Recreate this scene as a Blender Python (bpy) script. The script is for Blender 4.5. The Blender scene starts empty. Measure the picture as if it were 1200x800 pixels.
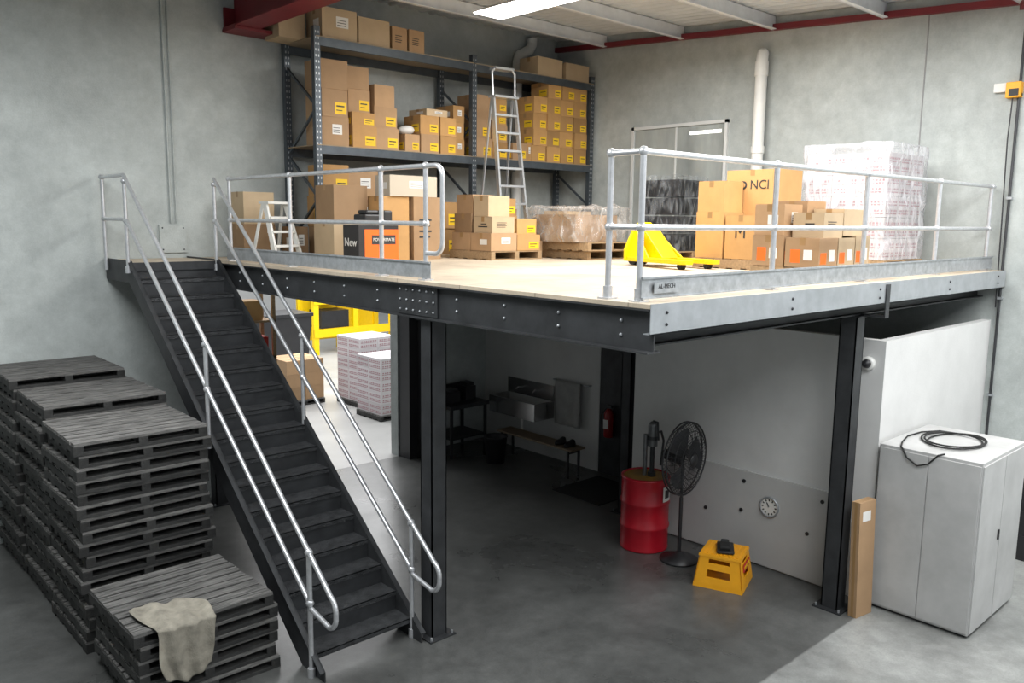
import bpy, math, random
from mathutils import Vector, Matrix, noise
random.seed(4)
SC=bpy.context.scene
COL=bpy.context.collection
H=3.35; BW=7.5; RW=6.78
# ---------------------------------------------------------------- materials
MATS={}
def mat(name,col,rough=0.6,metal=0.0,var=0.0,scale=6.0,bump=0.0,bscale=None,rnd=0.0,detail=6,stretch=None,emit=None):
    if name in MATS: return MATS[name]
    m=bpy.data.materials.new(name); m.use_nodes=True; nt=m.node_tree; N=nt.nodes; L=nt.links
    b=N['Principled BSDF']; b.inputs['Roughness'].default_value=rough; b.inputs['Metallic'].default_value=metal
    c=(*col,1)
    tc=N.new('ShaderNodeTexCoord'); src=tc.outputs['Object']
    if stretch:
        mp=N.new('ShaderNodeMapping'); mp.inputs['Scale'].default_value=stretch; L.new(src,mp.inputs[0]); src=mp.outputs[0]
    nz=N.new('ShaderNodeTexNoise'); nz.inputs['Scale'].default_value=scale; nz.inputs['Detail'].default_value=detail; nz.inputs['Roughness'].default_value=.6
    L.new(src,nz.inputs['Vector'])
    rp=N.new('ShaderNodeMapRange'); rp.inputs[1].default_value=.3; rp.inputs[2].default_value=.7
    rp.inputs[3].default_value=1-var; rp.inputs[4].default_value=1+var
    L.new(nz.outputs[0],rp.inputs[0]); fac=rp.outputs[0]
    if rnd>0:
        oi=N.new('ShaderNodeObjectInfo'); r2=N.new('ShaderNodeMapRange'); r2.inputs[3].default_value=1-rnd; r2.inputs[4].default_value=1+rnd
        L.new(oi.outputs['Random'],r2.inputs[0]); mu=N.new('ShaderNodeMath'); mu.operation='MULTIPLY'
        L.new(fac,mu.inputs[0]); L.new(r2.outputs[0],mu.inputs[1]); fac=mu.outputs[0]
    vm=N.new('ShaderNodeVectorMath'); vm.operation='SCALE'; vm.inputs[0].default_value=col; L.new(fac,vm.inputs['Scale'])
    L.new(vm.outputs[0],b.inputs['Base Color'])
    if bump>0:
        n2=N.new('ShaderNodeTexNoise'); n2.inputs['Scale'].default_value=bscale or scale*6; n2.inputs['Detail'].default_value=4
        L.new(src,n2.inputs['Vector']); bp=N.new('ShaderNodeBump'); bp.inputs['Strength'].default_value=bump; bp.inputs['Distance'].default_value=.02
        L.new(n2.outputs[0],bp.inputs['Height']); L.new(bp.outputs[0],b.inputs['Normal'])
    if emit:
        b.inputs['Emission Color'].default_value=c; b.inputs['Emission Strength'].default_value=emit
    MATS[name]=m; return m
def concrete(name,base,amp,rough,patch=None,bump=.15,big=.35,joints=None):
    m=bpy.data.materials.new(name); m.use_nodes=True; nt=m.node_tree; N=nt.nodes; L=nt.links
    b=N['Principled BSDF']; b.inputs['Roughness'].default_value=rough
    tc=N.new('ShaderNodeTexCoord'); src=tc.outputs['Object']
    n1=N.new('ShaderNodeTexNoise'); n1.inputs['Scale'].default_value=big; n1.inputs['Detail'].default_value=9; n1.inputs['Roughness'].default_value=.62; n1.inputs['Distortion'].default_value=.4
    n2=N.new('ShaderNodeTexNoise'); n2.inputs['Scale'].default_value=5; n2.inputs['Detail'].default_value=8; n2.inputs['Roughness'].default_value=.7
    n3=N.new('ShaderNodeTexNoise'); n3.inputs['Scale'].default_value=60; n3.inputs['Detail'].default_value=3
    for n in (n1,n2,n3): L.new(src,n.inputs['Vector'])
    def mr(s,a,c,lo,hi):
        r=N.new('ShaderNodeMapRange'); r.inputs[1].default_value=a; r.inputs[2].default_value=c; r.inputs[3].default_value=lo; r.inputs[4].default_value=hi; L.new(s,r.inputs[0]); return r.outputs[0]
    def mul(a,c):
        u=N.new('ShaderNodeMath'); u.operation='MULTIPLY'; L.new(a,u.inputs[0]); L.new(c,u.inputs[1]); return u.outputs[0]
    f=mul(mul(mr(n1.outputs[0],.3,.7,1-amp,1+amp),mr(n2.outputs[0],.3,.7,1-amp*.45,1+amp*.45)),mr(n3.outputs[0],.3,.7,1-amp*.15,1+amp*.15))
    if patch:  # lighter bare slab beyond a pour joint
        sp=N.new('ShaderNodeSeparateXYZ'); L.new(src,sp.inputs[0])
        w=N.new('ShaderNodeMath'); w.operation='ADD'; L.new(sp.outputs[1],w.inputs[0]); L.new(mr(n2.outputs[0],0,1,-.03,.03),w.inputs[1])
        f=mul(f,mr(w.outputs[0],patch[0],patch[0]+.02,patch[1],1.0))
    if joints: # sheet joints of the decking
        br=N.new('ShaderNodeTexBrick'); br.inputs['Scale'].default_value=1; br.inputs['Brick Width'].default_value=3.6; br.inputs['Row Height'].default_value=.9; br.inputs['Mortar Size'].default_value=.006
        br.inputs['Color1'].default_value=(1,1,1,1); br.inputs['Color2'].default_value=(.93,.93,.93,1); br.inputs['Mortar'].default_value=(.6,.6,.6,1); L.new(src,br.inputs['Vector'])
        bw=N.new('ShaderNodeRGBToBW'); L.new(br.outputs[0],bw.inputs[0]); f=mul(f,bw.outputs[0])
    vm=N.new('ShaderNodeVectorMath'); vm.operation='SCALE'; vm.inputs[0].default_value=base; L.new(f,vm.inputs['Scale']); L.new(vm.outputs[0],b.inputs['Base Color'])
    L.new(mr(n1.outputs[0],.3,.7,rough-.10,rough+.10),b.inputs['Roughness'])
    bp=N.new('ShaderNodeBump'); bp.inputs['Strength'].default_value=bump; bp.inputs['Distance'].default_value=.01; L.new(n3.outputs[0],bp.inputs['Height']); L.new(bp.outputs[0],b.inputs['Normal'])
    MATS[name]=m; return m
def wrapmat(name,col,lo,hi,scale):
    m=bpy.data.materials.new(name); m.use_nodes=True; nt=m.node_tree; N=nt.nodes; L=nt.links
    b=N['Principled BSDF']; b.inputs['Base Color'].default_value=(*col,1); b.inputs['Roughness'].default_value=.12
    tc=N.new('ShaderNodeTexCoord'); mp=N.new('ShaderNodeMapping'); mp.inputs['Rotation'].default_value=(.5,.4,.3); mp.inputs['Scale'].default_value=(1,1,.35)
    L.new(tc.outputs['Object'],mp.inputs[0])
    n=N.new('ShaderNodeTexNoise'); n.inputs['Scale'].default_value=scale; n.inputs['Detail'].default_value=5; n.inputs['Distortion'].default_value=1.6; L.new(mp.outputs[0],n.inputs['Vector'])
    r=N.new('ShaderNodeMapRange'); r.inputs[1].default_value=.45; r.inputs[2].default_value=.70; r.inputs[3].default_value=lo; r.inputs[4].default_value=hi; L.new(n.outputs[0],r.inputs[0])
    t=N.new('ShaderNodeBsdfTransparent'); mx=N.new('ShaderNodeMixShader'); L.new(r.outputs[0],mx.inputs[0]); L.new(t.outputs[0],mx.inputs[1]); L.new(b.outputs[0],mx.inputs[2])
    L.new(mx.outputs[0],N['Material Output'].inputs[0])
    bp=N.new('ShaderNodeBump'); bp.inputs['Strength'].default_value=.9; bp.inputs['Distance'].default_value=.03; L.new(n.outputs[0],bp.inputs['Height']); L.new(bp.outputs[0],b.inputs['Normal'])
    MATS[name]=m; return m
M_wall=concrete('precast_concrete',(.425,.455,.443),.28,.85)
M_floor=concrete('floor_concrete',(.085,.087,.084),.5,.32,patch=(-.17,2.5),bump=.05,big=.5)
M_floor2=mat('pale_floor',(.36,.36,.35),.35,var=.12,scale=1)
M_white=mat('painted_panel',(.62,.62,.61),.7,var=.05,scale=2.5,bump=.06,bscale=40)
M_white2=mat('painted_lower_panel',(.50,.50,.49),.55,var=.06,scale=2)
M_roof=mat('roof_sheet',(.62,.64,.65),.5,metal=.0,var=.12,scale=1.5)
M_purlin=mat('galvanised_purlin',(.76,.78,.80),.5,metal=.05,var=.08)
M_red=mat('red_steel_paint',(.17,.014,.02),.5,var=.15,scale=3)
M_dark=mat('charcoal_steel',(.040,.042,.045),.5,metal=.3,var=.3,scale=5,bump=.05)
M_tread=mat('steel_tread',(.05,.052,.055),.5,metal=.4,var=.5,scale=12,bump=.6,bscale=80)
M_galv=mat('galvanised_steel',(.42,.44,.46),.42,metal=.6,var=.22,scale=14)
M_fas=mat('galvanised_fascia',(.40,.42,.44),.4,metal=.5,var=.15,scale=5)
M_tube=mat('galvanised_tube',(.62,.63,.65),.34,metal=.65,var=.1,scale=20)
M_deck=concrete('particle_deck',(.50,.42,.32),.24,.6,bump=.1,big=.8,joints=True)
M_card=mat('cardboard',(.38,.24,.13),.8,var=.1,scale=3,rnd=.22)
M_card2=mat('cardboard_golden',(.43,.245,.095),.8,var=.1,scale=3,rnd=.22)
M_card3=mat('cardboard_pale',(.49,.37,.235),.8,var=.08,scale=3,rnd=.12)
M_tape=mat('parcel_tape',(.32,.19,.08),.35,rnd=.1)
M_yel=mat('yellow_label',(.85,.55,.02),.6,rnd=.08)
M_org=mat('orange_print',(.88,.15,.01),.5,var=.03)
M_wpap=mat('white_paper',(.74,.73,.70),.7)
M_ink=mat('black_ink',(.03,.03,.03),.6)
M_redpr=mat('faded_red_print',(.32,.15,.17),.6)
M_redp2=mat('red_nameplate',(.5,.03,.02),.6)
M_carw=mat('white_carton',(.52,.49,.50),.7,rnd=.1)
M_black=mat('black_plastic',(.018,.018,.02),.45,var=.2)
M_rub=mat('rubber',(.012,.012,.012),.75)
M_jack=mat('yellow_enamel',(.88,.58,.0),.38,var=.04)
M_crate=mat('orange_yellow_plastic',(.85,.38,.01),.45,var=.06)
M_drum=mat('red_enamel',(.42,.008,.02),.32,var=.12,scale=4)
M_lid=mat('ochre_lid',(.30,.17,.03),.5,var=.3)
M_wood=mat('weathered_hardwood',(.115,.112,.107),.85,var=.8,scale=4,bump=.5,bscale=14,rnd=.25,stretch=(1,9,9))
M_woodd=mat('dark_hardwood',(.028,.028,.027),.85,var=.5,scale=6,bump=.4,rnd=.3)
M_wood2=mat('pine_pallet',(.36,.24,.13),.8,var=.25,scale=5,bump=.3,bscale=14,rnd=.12,stretch=(1,6,6))
M_rack=mat('rack_blue_grey',(.075,.09,.105),.45,metal=.4,var=.2)
M_shelf=mat('shelf_board',(.30,.23,.15),.7,var=.1)
M_pvc=mat('pvc_pipe',(.72,.72,.69),.4,var=.05)
M_cab=mat('cabinet_grey',(.43,.43,.425),.45,var=.14,scale=2.2,detail=9)
M_alu=mat('aluminium',(.62,.64,.66),.3,metal=.7,var=.06)
M_ss=mat('stainless',(.5,.5,.5),.25,metal=.9,var=.1)
M_cloth=mat('rag_cloth',(.27,.25,.205),.95,var=.35,scale=7,bump=.3,bscale=80)
M_towel=mat('towel_cloth',(.36,.36,.35),.95,var=.15,bump=.4,bscale=120)
M_bench=mat('bench_wood',(.24,.18,.12),.6,var=.2,stretch=(6,1,6))
M_glass=mat('office_glass',(.36,.385,.37),.06,metal=.0,var=.35,scale=.8,stretch=(1,1.6,.5))
M_lamp=mat('tube_light',(1,.98,.93),.5,emit=9)
M_wrapw=wrapmat('stretch_wrap',(.66,.66,.69),.22,.85,7)
M_wrapb=wrapmat('bubble_wrap',(.52,.49,.46),.20,.72,8)
M_wrapd=wrapmat('dark_stretch_wrap',(.32,.34,.36),.02,.45,8)
M_ext=mat('extinguisher_red',(.28,.008,.008),.35)
M_dial=mat('dial_face',(.75,.74,.70),.4)
# ---------------------------------------------------------------- mesh builder
class MB:
    def __init__(s): s.V=[];s.F=[];s.I=[];s.S=[];s.m=[]
    def mi(s,m):
        if m not in s.m: s.m.append(m)
        return s.m.index(m)
    def add(s,vs,fs,m,smooth=False):
        o=len(s.V); s.V+=[Vector(v) for v in vs]; k=s.mi(m)
        for f in fs: s.F.append([i+o for i in f]); s.I.append(k); s.S.append(smooth)
        return s
    def hexa(s,p,m): return s.add(p,[(0,3,2,1),(4,5,6,7),(0,1,5,4),(1,2,6,5),(2,3,7,6),(3,0,4,7)],m)
    def box(s,x0,y0,z0,x1,y1,z1,m): return s.hexa([(x0,y0,z0),(x1,y0,z0),(x1,y1,z0),(x0,y1,z0),(x0,y0,z1),(x1,y0,z1),(x1,y1,z1),(x0,y1,z1)],m)
    def beam(s,p,q,w,h,m,up=(0,0,1)):
        p=Vector(p);q=Vector(q);d=(q-p).normalized(); u=Vector(up); 
        a=d.cross(u)
        if a.length<1e-4: a=d.cross(Vector((1,0,0)))
        a.normalize(); b=a.cross(d).normalized(); a*=w/2; b*=h/2
        return s.hexa([p-a-b,p+a-b,p+a+b,p-a+b,q-a-b,q+a-b,q+a+b,q-a+b],m)
    def prism(s,pts,vec,m):
        n=len(pts); v=Vector(vec); P=[Vector(p) for p in pts]; P2=[p+v for p in P]
        return s.add(P+P2,[tuple(range(n))[::-1],tuple(range(n,2*n))]+[(i,(i+1)%n,(i+1)%n+n,i+n) for i in range(n)],m)
    def cyl(s,p,q,r,m,n=12,r2=None,caps=True):
        p=Vector(p);q=Vector(q);d=(q-p).normalized(); r2=r if r2 is None else r2
        a=d.cross(Vector((0,0,1)) if abs(d.z)<.9 else Vector((1,0,0))).normalized(); b=d.cross(a)
        A=[p+(a*math.cos(t)+b*math.sin(t))*r for t in [2*math.pi*i/n for i in range(n)]]
        B=[q+(a*math.cos(t)+b*math.sin(t))*r2 for t in [2*math.pi*i/n for i in range(n)]]
        s.add(A+B,[(i,(i+1)%n,(i+1)%n+n,i+n) for i in range(n)],m,True)
        if caps: s.add(A,[tuple(range(n))[::-1]],m); s.add(B,[tuple(range(n))],m)
        return s
    def lathe(s,prof,m,c=(0,0,0),n=24,rot=None,t0=0,t1=None):
        c=Vector(c);V=[];F=[]
        full=t1 is None; nn=n if full else n+1
        for r,z in prof:
            for i in range(nn):
                t=2*math.pi*i/n if full else t0+(t1-t0)*i/n; v=Vector((r*math.cos(t),r*math.sin(t),z)); V.append((rot@v if rot else v)+c)
        for k in range(len(prof)-1):
            for i in range(n): j=(i+1)%nn; F.append((k*nn+i,k*nn+j,(k+1)*nn+j,(k+1)*nn+i))
        return s.add(V,F,m,True)
    def sph(s,c,r,m,n=10):
        return s.lathe([(max(1e-4,r*math.sin(math.pi*k/6)),-r*math.cos(math.pi*k/6)) for k in range(7)],m,c,n)
    def tube(s,pts,r,m,n=10):
        for a,b in zip(pts[:-1],pts[1:]): s.cyl(a,b,r,m,n)
        for p in pts[1:-1]: s.sph(p,r,m,n)
        return s
    def ring(s,c,R,r,m,ax='z',n=24,rot=None):
        c=Vector(c);pts=[]
        for i in range(n+1):
            t=2*math.pi*i/n; v=Vector((R*math.cos(t),R*math.sin(t),0))
            if rot: v=rot@v
            pts.append(c+v)
        for a,b in zip(pts[:-1],pts[1:]): s.cyl(a,b,r,m,6,caps=False)
        return s
    def mesh(s,name):
        me=bpy.data.meshes.new(name); me.from_pydata([tuple(v) for v in s.V],[],s.F)
        for m in s.m: me.materials.append(m)
        me.polygons.foreach_set('material_index',s.I); me.polygons.foreach_set('use_smooth',s.S); me.update(); return me
    def obj(s,name,parent=None,bevel=0,**k):
        return mk(name,s.mesh(name),parent,bevel,**k)
def mk(name,data,parent=None,bevel=0,label=None,category=None,group=None,kind=None,loc=(0,0,0),rz=0,rot=None):
    o=bpy.data.objects.new(name,data); COL.objects.link(o)
    o.location=loc; o.rotation_euler=rot if rot else (0,0,rz)
    if parent: o.parent=parent
    if label: o['label']=label
    if category: o['category']=category
    if group: o['group']=group
    if kind: o['kind']=kind
    if bevel:
        b=o.modifiers.new('Bevel','BEVEL'); b.width=bevel; b.segments=2; b.limit_method='ANGLE'
    return o
def thing(name,label,category,loc=(0,0,0),rz=0,group=None,rot=None):
    return mk(name,None,None,0,label,category,group,None,loc,rz,rot)
def textmesh(body,size,m,ext=.0015,align='CENTER'):
    cu=bpy.data.curves.new('txt','FONT'); cu.body=body; cu.size=size; cu.extrude=ext; cu.align_x=align; cu.align_y='CENTER'; cu.resolution_u=3
    t=bpy.data.objects.new('txt',cu); COL.objects.link(t); bpy.context.view_layer.update()
    me=bpy.data.meshes.new_from_object(t); bpy.data.objects.remove(t); bpy.data.curves.remove(cu)
    me.materials.clear(); me.materials.append(m); return me
RF=(math.pi/2,0,0)            # text facing -Y
RL=(math.pi/2,0,-math.pi/2)   # text facing -X
# ---------------------------------------------------------------- setting
def slab(name,args,m,kind='structure',bevel=0):
    return MB().box(*args,m).obj(name,kind=kind)
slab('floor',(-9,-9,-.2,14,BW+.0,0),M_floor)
slab('floor_annex',(-6,BW,-.2,16,26,0),M_floor2).name='floor.001'
OPX0,OPX1,OPZ=.45,3.2,2.95
b=MB()
b.box(-9,BW,0,OPX0,BW+.2,7.4,M_wall); b.box(OPX0,BW,OPZ,OPX1,BW+.2,7.4,M_wall); b.box(OPX1,BW,0,RW+.2,BW+.2,7.4,M_wall)
b.obj('wall_back',kind='structure')
slab('wall_right',(RW,-9,0,RW+.2,BW,7.4),M_wall)
slab('wall_left',(-9.2,-9,0,-9,BW+.2,7.4),M_wall)
slab('wall_annex',(-6,26,0,16,26.2,5),M_white)
k=1
for x in (-3.1,):
    slab('trim_%d'%k,(x-.008,BW-.004,0,x+.008,BW,7.1),M_dark); k+=1
for y in (.95,):
    slab('trim_%d'%k,(RW-.004,y-.008,H,RW,y+.008,6.6),mat('sealant',(.25,.25,.25),.8)); k+=1
def rz_(y): return 6.64+.0626*y
b=MB(); V=[];F=[];xs=[]; x=-9.0
while x<RW:
    for dx,dz in ((0,0),(.05,.03),(.09,.03),(.14,0)): xs.append((x+dx,dz))
    x+=.19
for (xx,dz) in xs:
    V.append((min(xx,RW),-9,rz_(-9)+dz)); V.append((min(xx,RW),BW,rz_(BW)+dz))
for i in range(len(xs)-1): F.append((2*i,2*i+1,2*i+3,2*i+2))
b.add(V,F,M_roof); b.obj('ceiling',kind='structure')
b=MB()
for y in (-6.5,-4.9,-3.3,-1.7,-.1,1.5,3.1,4.7,6.3):
    z=rz_(y); b.box(-9,y-.01,z-.2,RW-.02,y+.01,z-.004,M_purlin); b.box(-9,y-.07,z-.2,RW-.02,y,z-.19,M_purlin); b.box(-9,y,z-.014,RW-.02,y+.07,z-.004,M_purlin)
b.obj('trim_%d'%k,kind='structure'); k+=1
b=MB()
y0,y1=-9,BW-.02
b.hexa([(RW-.09,y0,rz_(y0)-.20),(RW-.005,y0,rz_(y0)-.20),(RW-.005,y1,rz_(y1)-.20),(RW-.09,y1,rz_(y1)-.20),(RW-.09,y0,rz_(y0)-.12),(RW-.005,y0,rz_(y0)-.12),(RW-.005,y1,rz_(y1)-.12),(RW-.09,y1,rz_(y1)-.12)],M_red)
b.obj('trim_%d'%k,kind='structure'); k+=1
b=MB()
for z in (6.34,6.80): b.box(.45,3.2,z,.80,BW-.03,z+.02,M_red)
b.box(.615,3.2,6.36,.635,BW-.03,6.80,M_red)
b.box(.45,BW-.4,6.30,1.22,BW-.01,6.34,M_red); b.box(.47,BW-.05,6.34,1.22,BW-.01,6.62,M_red)
b.obj('trim_%d'%k,kind='structure'); k+=1
b=MB(); b.beam((RW-.1,-.2,6.42),(RW-1.2,-.75,6.60),.2,.14,M_red); b.obj('trim_%d'%k,kind='structure'); k+=1
lt=thing('ceiling_light','wide white fluorescent batten light hung below roof','light',(3.05,4.15,6.56))
MB().prism([(-.1,-1.0,.08),(.1,-1.0,.08),(.26,-1.0,0),(-.26,-1.0,0)],(0,2.0,0),M_purlin).obj('lamp_housing',lt)
MB().box(-.24,-.98,-.012,.24,.98,-.001,M_lamp).obj('lamp_diffuser',lt)
MB().cyl((0,-.6,.08),(0,-.6,.22),.01,M_purlin).obj('hanger',lt)
MB().cyl((0,.6,.08),(0,.6,.22),.01,M_purlin).obj('hanger',lt)
wy0,wy1,wz0,wz1=3.79,5.66,3.50,5.45
b=MB(); X=RW-.05; M_fr=mat('window_frame',(.62,.63,.62),.5)
b.box(X,wy0,wz0,RW,wy0+.05,wz1,M_fr).box(X,wy1-.05,wz0,RW,wy1,wz1,M_fr).box(X,wy0,wz1-.05,RW,wy1,wz1,M_fr).box(X,wy0,wz0,RW,wy1,wz0+.05,M_fr)
b.box(RW-.02,wy0+.05,wz0+.05,RW-.005,wy1-.05,wz1-.05,M_glass)
b.box(RW-.024,wy0+.12,wz1-.19,RW-.02,wy0+.7,wz1-.14,mat('tube_reflection',(.95,.95,.88),.4,emit=1.8))  # glowing strip on the pane imitates a reflected light tube
b.box(RW-.03,wy0+.95,wz0+.05,RW-.01,wy0+.98,wz1-.05,M_fr)
b.obj('window_1',kind='structure')
slab('wall_service',(5.09,4.78,0,5.2,BW,2.98),M_white)
b=MB().box(5.1,3.6,0,5.16,4.78,2.98,M_dark); b.obj('wall_dark_infill',kind='structure')  # dark panel added to stand in for the unlit gap past the wall
PX=3.81
b=MB(); b.box(PX,-.08,0,PX+.1,3.07,2.74,M_white).box(PX+.1,-.08,0,RW,.02,2.74,M_white).box(PX+.1,2.97,0,RW,3.07,2.74,M_white)
b.obj('wall_partition',kind='structure')
y0,y1=.30,2.45; pts=[(PX-.03,y1,0.02),(PX-.03,y0,0.02)]
zt=1.07; r=.12
for i in range(7):
    t=math.pi/2*i/6; pts.append((PX-.03,y0+r-r*math.cos(t),zt-r+r*math.sin(t)))
for i in range(7):
    t=math.pi/2*i/6; pts.append((PX-.03,y1-r+r*math.sin(t),zt-r+r*math.cos(t)))
b=MB().prism(pts,(.03,0,0),M_white2)
for y,z in ((.45,.95),(1.4,.95),(2.3,.95),(.6,.55),(1.9,.5),(1.42,.6)):
    b.cyl((PX-.031,y,z),(PX-.04,y,z),.022,M_black)
b.obj('trim_%d'%k,kind='structure'); k+=1
# ---------------------------------------------------------------- mezzanine
DX,DY=-.12,-.2
mz=thing('mezzanine_platform','raised storage deck on charcoal steel beams and columns','mezzanine')
MB().box(DX+.01,DY+.01,H-.03,RW-.01,BW-.01,H,M_deck).obj('deck_board',mz)
def ibeam(b,p,q,w,h,m,horiz):
    p=Vector(p);q=Vector(q); 
    for dz in (-.006,-h+.006): b.beam(p+Vector((0,0,dz)),q+Vector((0,0,dz)),w,.012,m)
    b.beam(p+Vector((0,0,-h/2)),q+Vector((0,0,-h/2)),.01,h-.024,m)
b=MB(); ZB=H-.032
ibeam(b,(DX+.07,DY+.02,ZB),(DX+.07,BW-.02,ZB),.14,.30,M_dark,0)
y=DY+.3
while y<BW-.2:
    for dz in (-.1,-.2): b.sph((DX+.062,y,ZB+dz),.013,M_galv,8)
    y+=.6
b.box(DX+.045,2.15,ZB-.28,DX+.06,2.75,ZB-.02,M_dark)
for yy in [2.2+.1*i for i in range(6)]:
    for dz in (-.06,-.15,-.24): b.sph((DX+.042,yy,ZB+dz),.011,M_galv,8)
b.obj('edge_beam',mz)
b=MB()
b.box(DX+.0,DY-.0,H-.2,RW-.02,DY+.006,H+.004,M_fas); b.box(DX,DY,H-.2,RW-.02,DY+.06,H-.194,M_fas)
for x in (.05,1.7,3.3,5.0,6.5): b.sph((x,DY-.002,H-.06),.012,M_dark,8); b.sph((x,DY-.002,H-.14),.012,M_dark,8)
b.obj('fascia_channel',mz)
for yy in (.1,3.6,7.3):
    b=MB(); ibeam(b,(DX+.16,yy,ZB),(RW-.02,yy,ZB),.14,.30,M_dark,0); b.obj('cross_beam',mz)
y=.7
while y<7.2:
    if abs(y-3.6)>.15:
        b=MB(); b.box(DX+.16,y-.01,ZB-.2,RW-.03,y+.01,ZB,M_dark); b.box(DX+.16,y,ZB-.2,RW-.03,y+.05,ZB-.19,M_dark); b.obj('joist',mz)
    y+=.6
def column(x,y,w,zt):
    b=MB(); h=w/2
    b.box(x-h,y-h,.012,x+h,y-h+.012,zt,M_dark).box(x-h,y+h-.012,.012,x+h,y+h,zt,M_dark).box(x-h,y-h,.012,x-h+.01,y+h,zt,M_dark).box(x+h-.01,y-h,.012,x+h,y+h,zt,M_dark)
    o=b.obj('support_column',mz)
    c=MB().box(x-.15,y-.15,0,x+.15,y+.15,.014,M_dark)
    for sx in (-.12,.12):
        for sy in (-.12,.12): c.cyl((x+sx,y+sy,.014),(x+sx,y+sy,.04),.012,M_galv,6)
    c.obj('base_plate',o)
    MB().box(x-.12,y-.12,zt,x+.12,y+.12,zt+.014,M_dark).obj('cap_plate',o)
column(.04,2.36,.17,3.0); column(3.45,.11,.17,3.0); column(.04,7.2,.17,3.0); column(4.0,3.3,.16,3.0)
MB().box(3.42,DY-.012,H-.32,3.50,DY-.002,H-.02,M_dark).box(3.42,DY-.012,H-.34,3.50,.03,H-.32,M_dark).obj('bracket',mz)
# ---------------------------------------------------------------- guardrails
def arc(cy,cz,r,a0,a1,x,n=8): return [(x,cy+r*math.cos(a0+(a1-a0)*i/n),cz+r*math.sin(a0+(a1-a0)*i/n)) for i in range(n+1)]
TR=.022
def post(par,x,y,z0=H,h=1.0,foot=True):
    b=MB(); b.cyl((x,y,z0),(x,y,z0+h),TR,M_tube)
    for hh in (h,h*.5): b.sph((x,y,z0+hh),.036,M_tube)
    if foot: b.cyl((x,y,z0),(x,y,z0+.09),.034,M_tube); b.box(x-.05,y-.05,z0,x+.05,y+.05,z0+.012,M_tube)
    return b.obj('post',par)
g=thing('guardrail','galvanised two-rail guardrail along the stair side of deck','railing')
for y in (6.45,4.90,3.11,2.41): post(g,0,y)
r=.10
lp=[(0,2.27,H+1.0)]+arc(2.27,H+1-r,r,math.pi/2,math.pi,0)+arc(2.27,H+.24+r,r,math.pi,3*math.pi/2,0)+[(0,2.41,H+.24)]
MB().tube([(0,6.45,H+1)]+lp,TR,M_tube).obj('top_rail',g)
MB().cyl((0,6.45,H+.5),(0,2.41,H+.5),TR,M_tube).obj('mid_rail',g)
MB().box(-.035,2.3,H+.02,-.028,6.5,H+.17,M_galv).box(-.05,2.3,H+.155,-.03,6.5,H+.17,M_galv).obj('toe_board',g)
g=thing('guardrail','galvanised two-rail guardrail with kick board at deck edge','railing')
for x in (0,1.70,3.32,5.05,6.63): post(g,x,0)
post(g,0,.28)
MB().tube([(0,.28,H+1),(0,0,H+1),(6.72,0,H+1)],TR,M_tube).obj('top_rail',g)
MB().tube([(0,.28,H+.5),(0,0,H+.5),(6.72,0,H+.5)],TR,M_tube).obj('mid_rail',g)
MB().box(-.03,-.045,H+.02,6.72,-.038,H+.17,M_galv).box(-.03,-.06,H+.155,6.72,-.04,H+.17,M_galv).box(-.03,-.06,H+.02,6.72,-.04,H+.03,M_galv).obj('toe_board',g)
p=MB().box(.08,-.066,H+.055,.36,-.062,H+.13,M_galv).obj('maker_plate',g)
mk('lettering',textmesh('AL-MECH',.045,M_ink),p,loc=(.22,-.067,H+.10),rot=RF)
# ---------------------------------------------------------------- stairs
SX0,SX1=-1.17,-.15; Y0,Y1=2.45,6.55; NR=18; RS=H/NR; RN=(Y1-Y0)/(NR-1)
st=thing('staircase','dark steel stair flight with closed treads and galvanised handrails','staircase')
def nz_(y): return RS+(y-Y0)*(H-RS)/(Y1-Y0)
for sx in (SX0,SX1-.012):
    b=MB(); lo=.20
    pts=[(sx,Y0-.16,0),(sx,Y0-.16,nz_(Y0-.16)+.03),(sx,Y1,H+.02),(sx,BW-.02,H+.02),(sx,BW-.02,H-.24),(sx,Y1+.1,H-.24),(sx,Y0+.22,0)]
    b.prism(pts,(.012,0,0),M_dark)
    s2=.05 if sx<-.6 else -.05
    x0,x1=sorted((sx+.006,sx+.006-s2*.9))
    b.hexa([(x0,Y0-.16,nz_(Y0-.16)+.018),(x1,Y0-.16,nz_(Y0-.16)+.018),(x1,Y1,H+.008),(x0,Y1,H+.008),(x0,Y0-.16,nz_(Y0-.16)+.03),(x1,Y0-.16,nz_(Y0-.16)+.03),(x1,Y1,H+.02),(x0,Y1,H+.02)],M_dark)
    b.obj('stringer',st)
for i in range(NR-1):
    z=RS*(i+1); y=Y0+i*RN
    b=MB(); b.box(SX0+.012,y,z-.006,SX1-.012,y+RN+.02,z,M_tread); b.box(SX0+.012,y,z-.045,SX1-.012,y+.006,z,M_tread)
    b.box(SX0+.012,y+RN+.012,z,SX1-.012,y+RN+.02,z+RS-.04,M_dark)
    b.obj('tread',st)
MB().box(SX0+.012,Y1,H-.03,SX1-.012,BW-.01,H,M_deck).box(SX0+.012,Y1-.01,H-.1,SX1-.012,Y1,H,M_dark).obj('landing',st)
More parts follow.
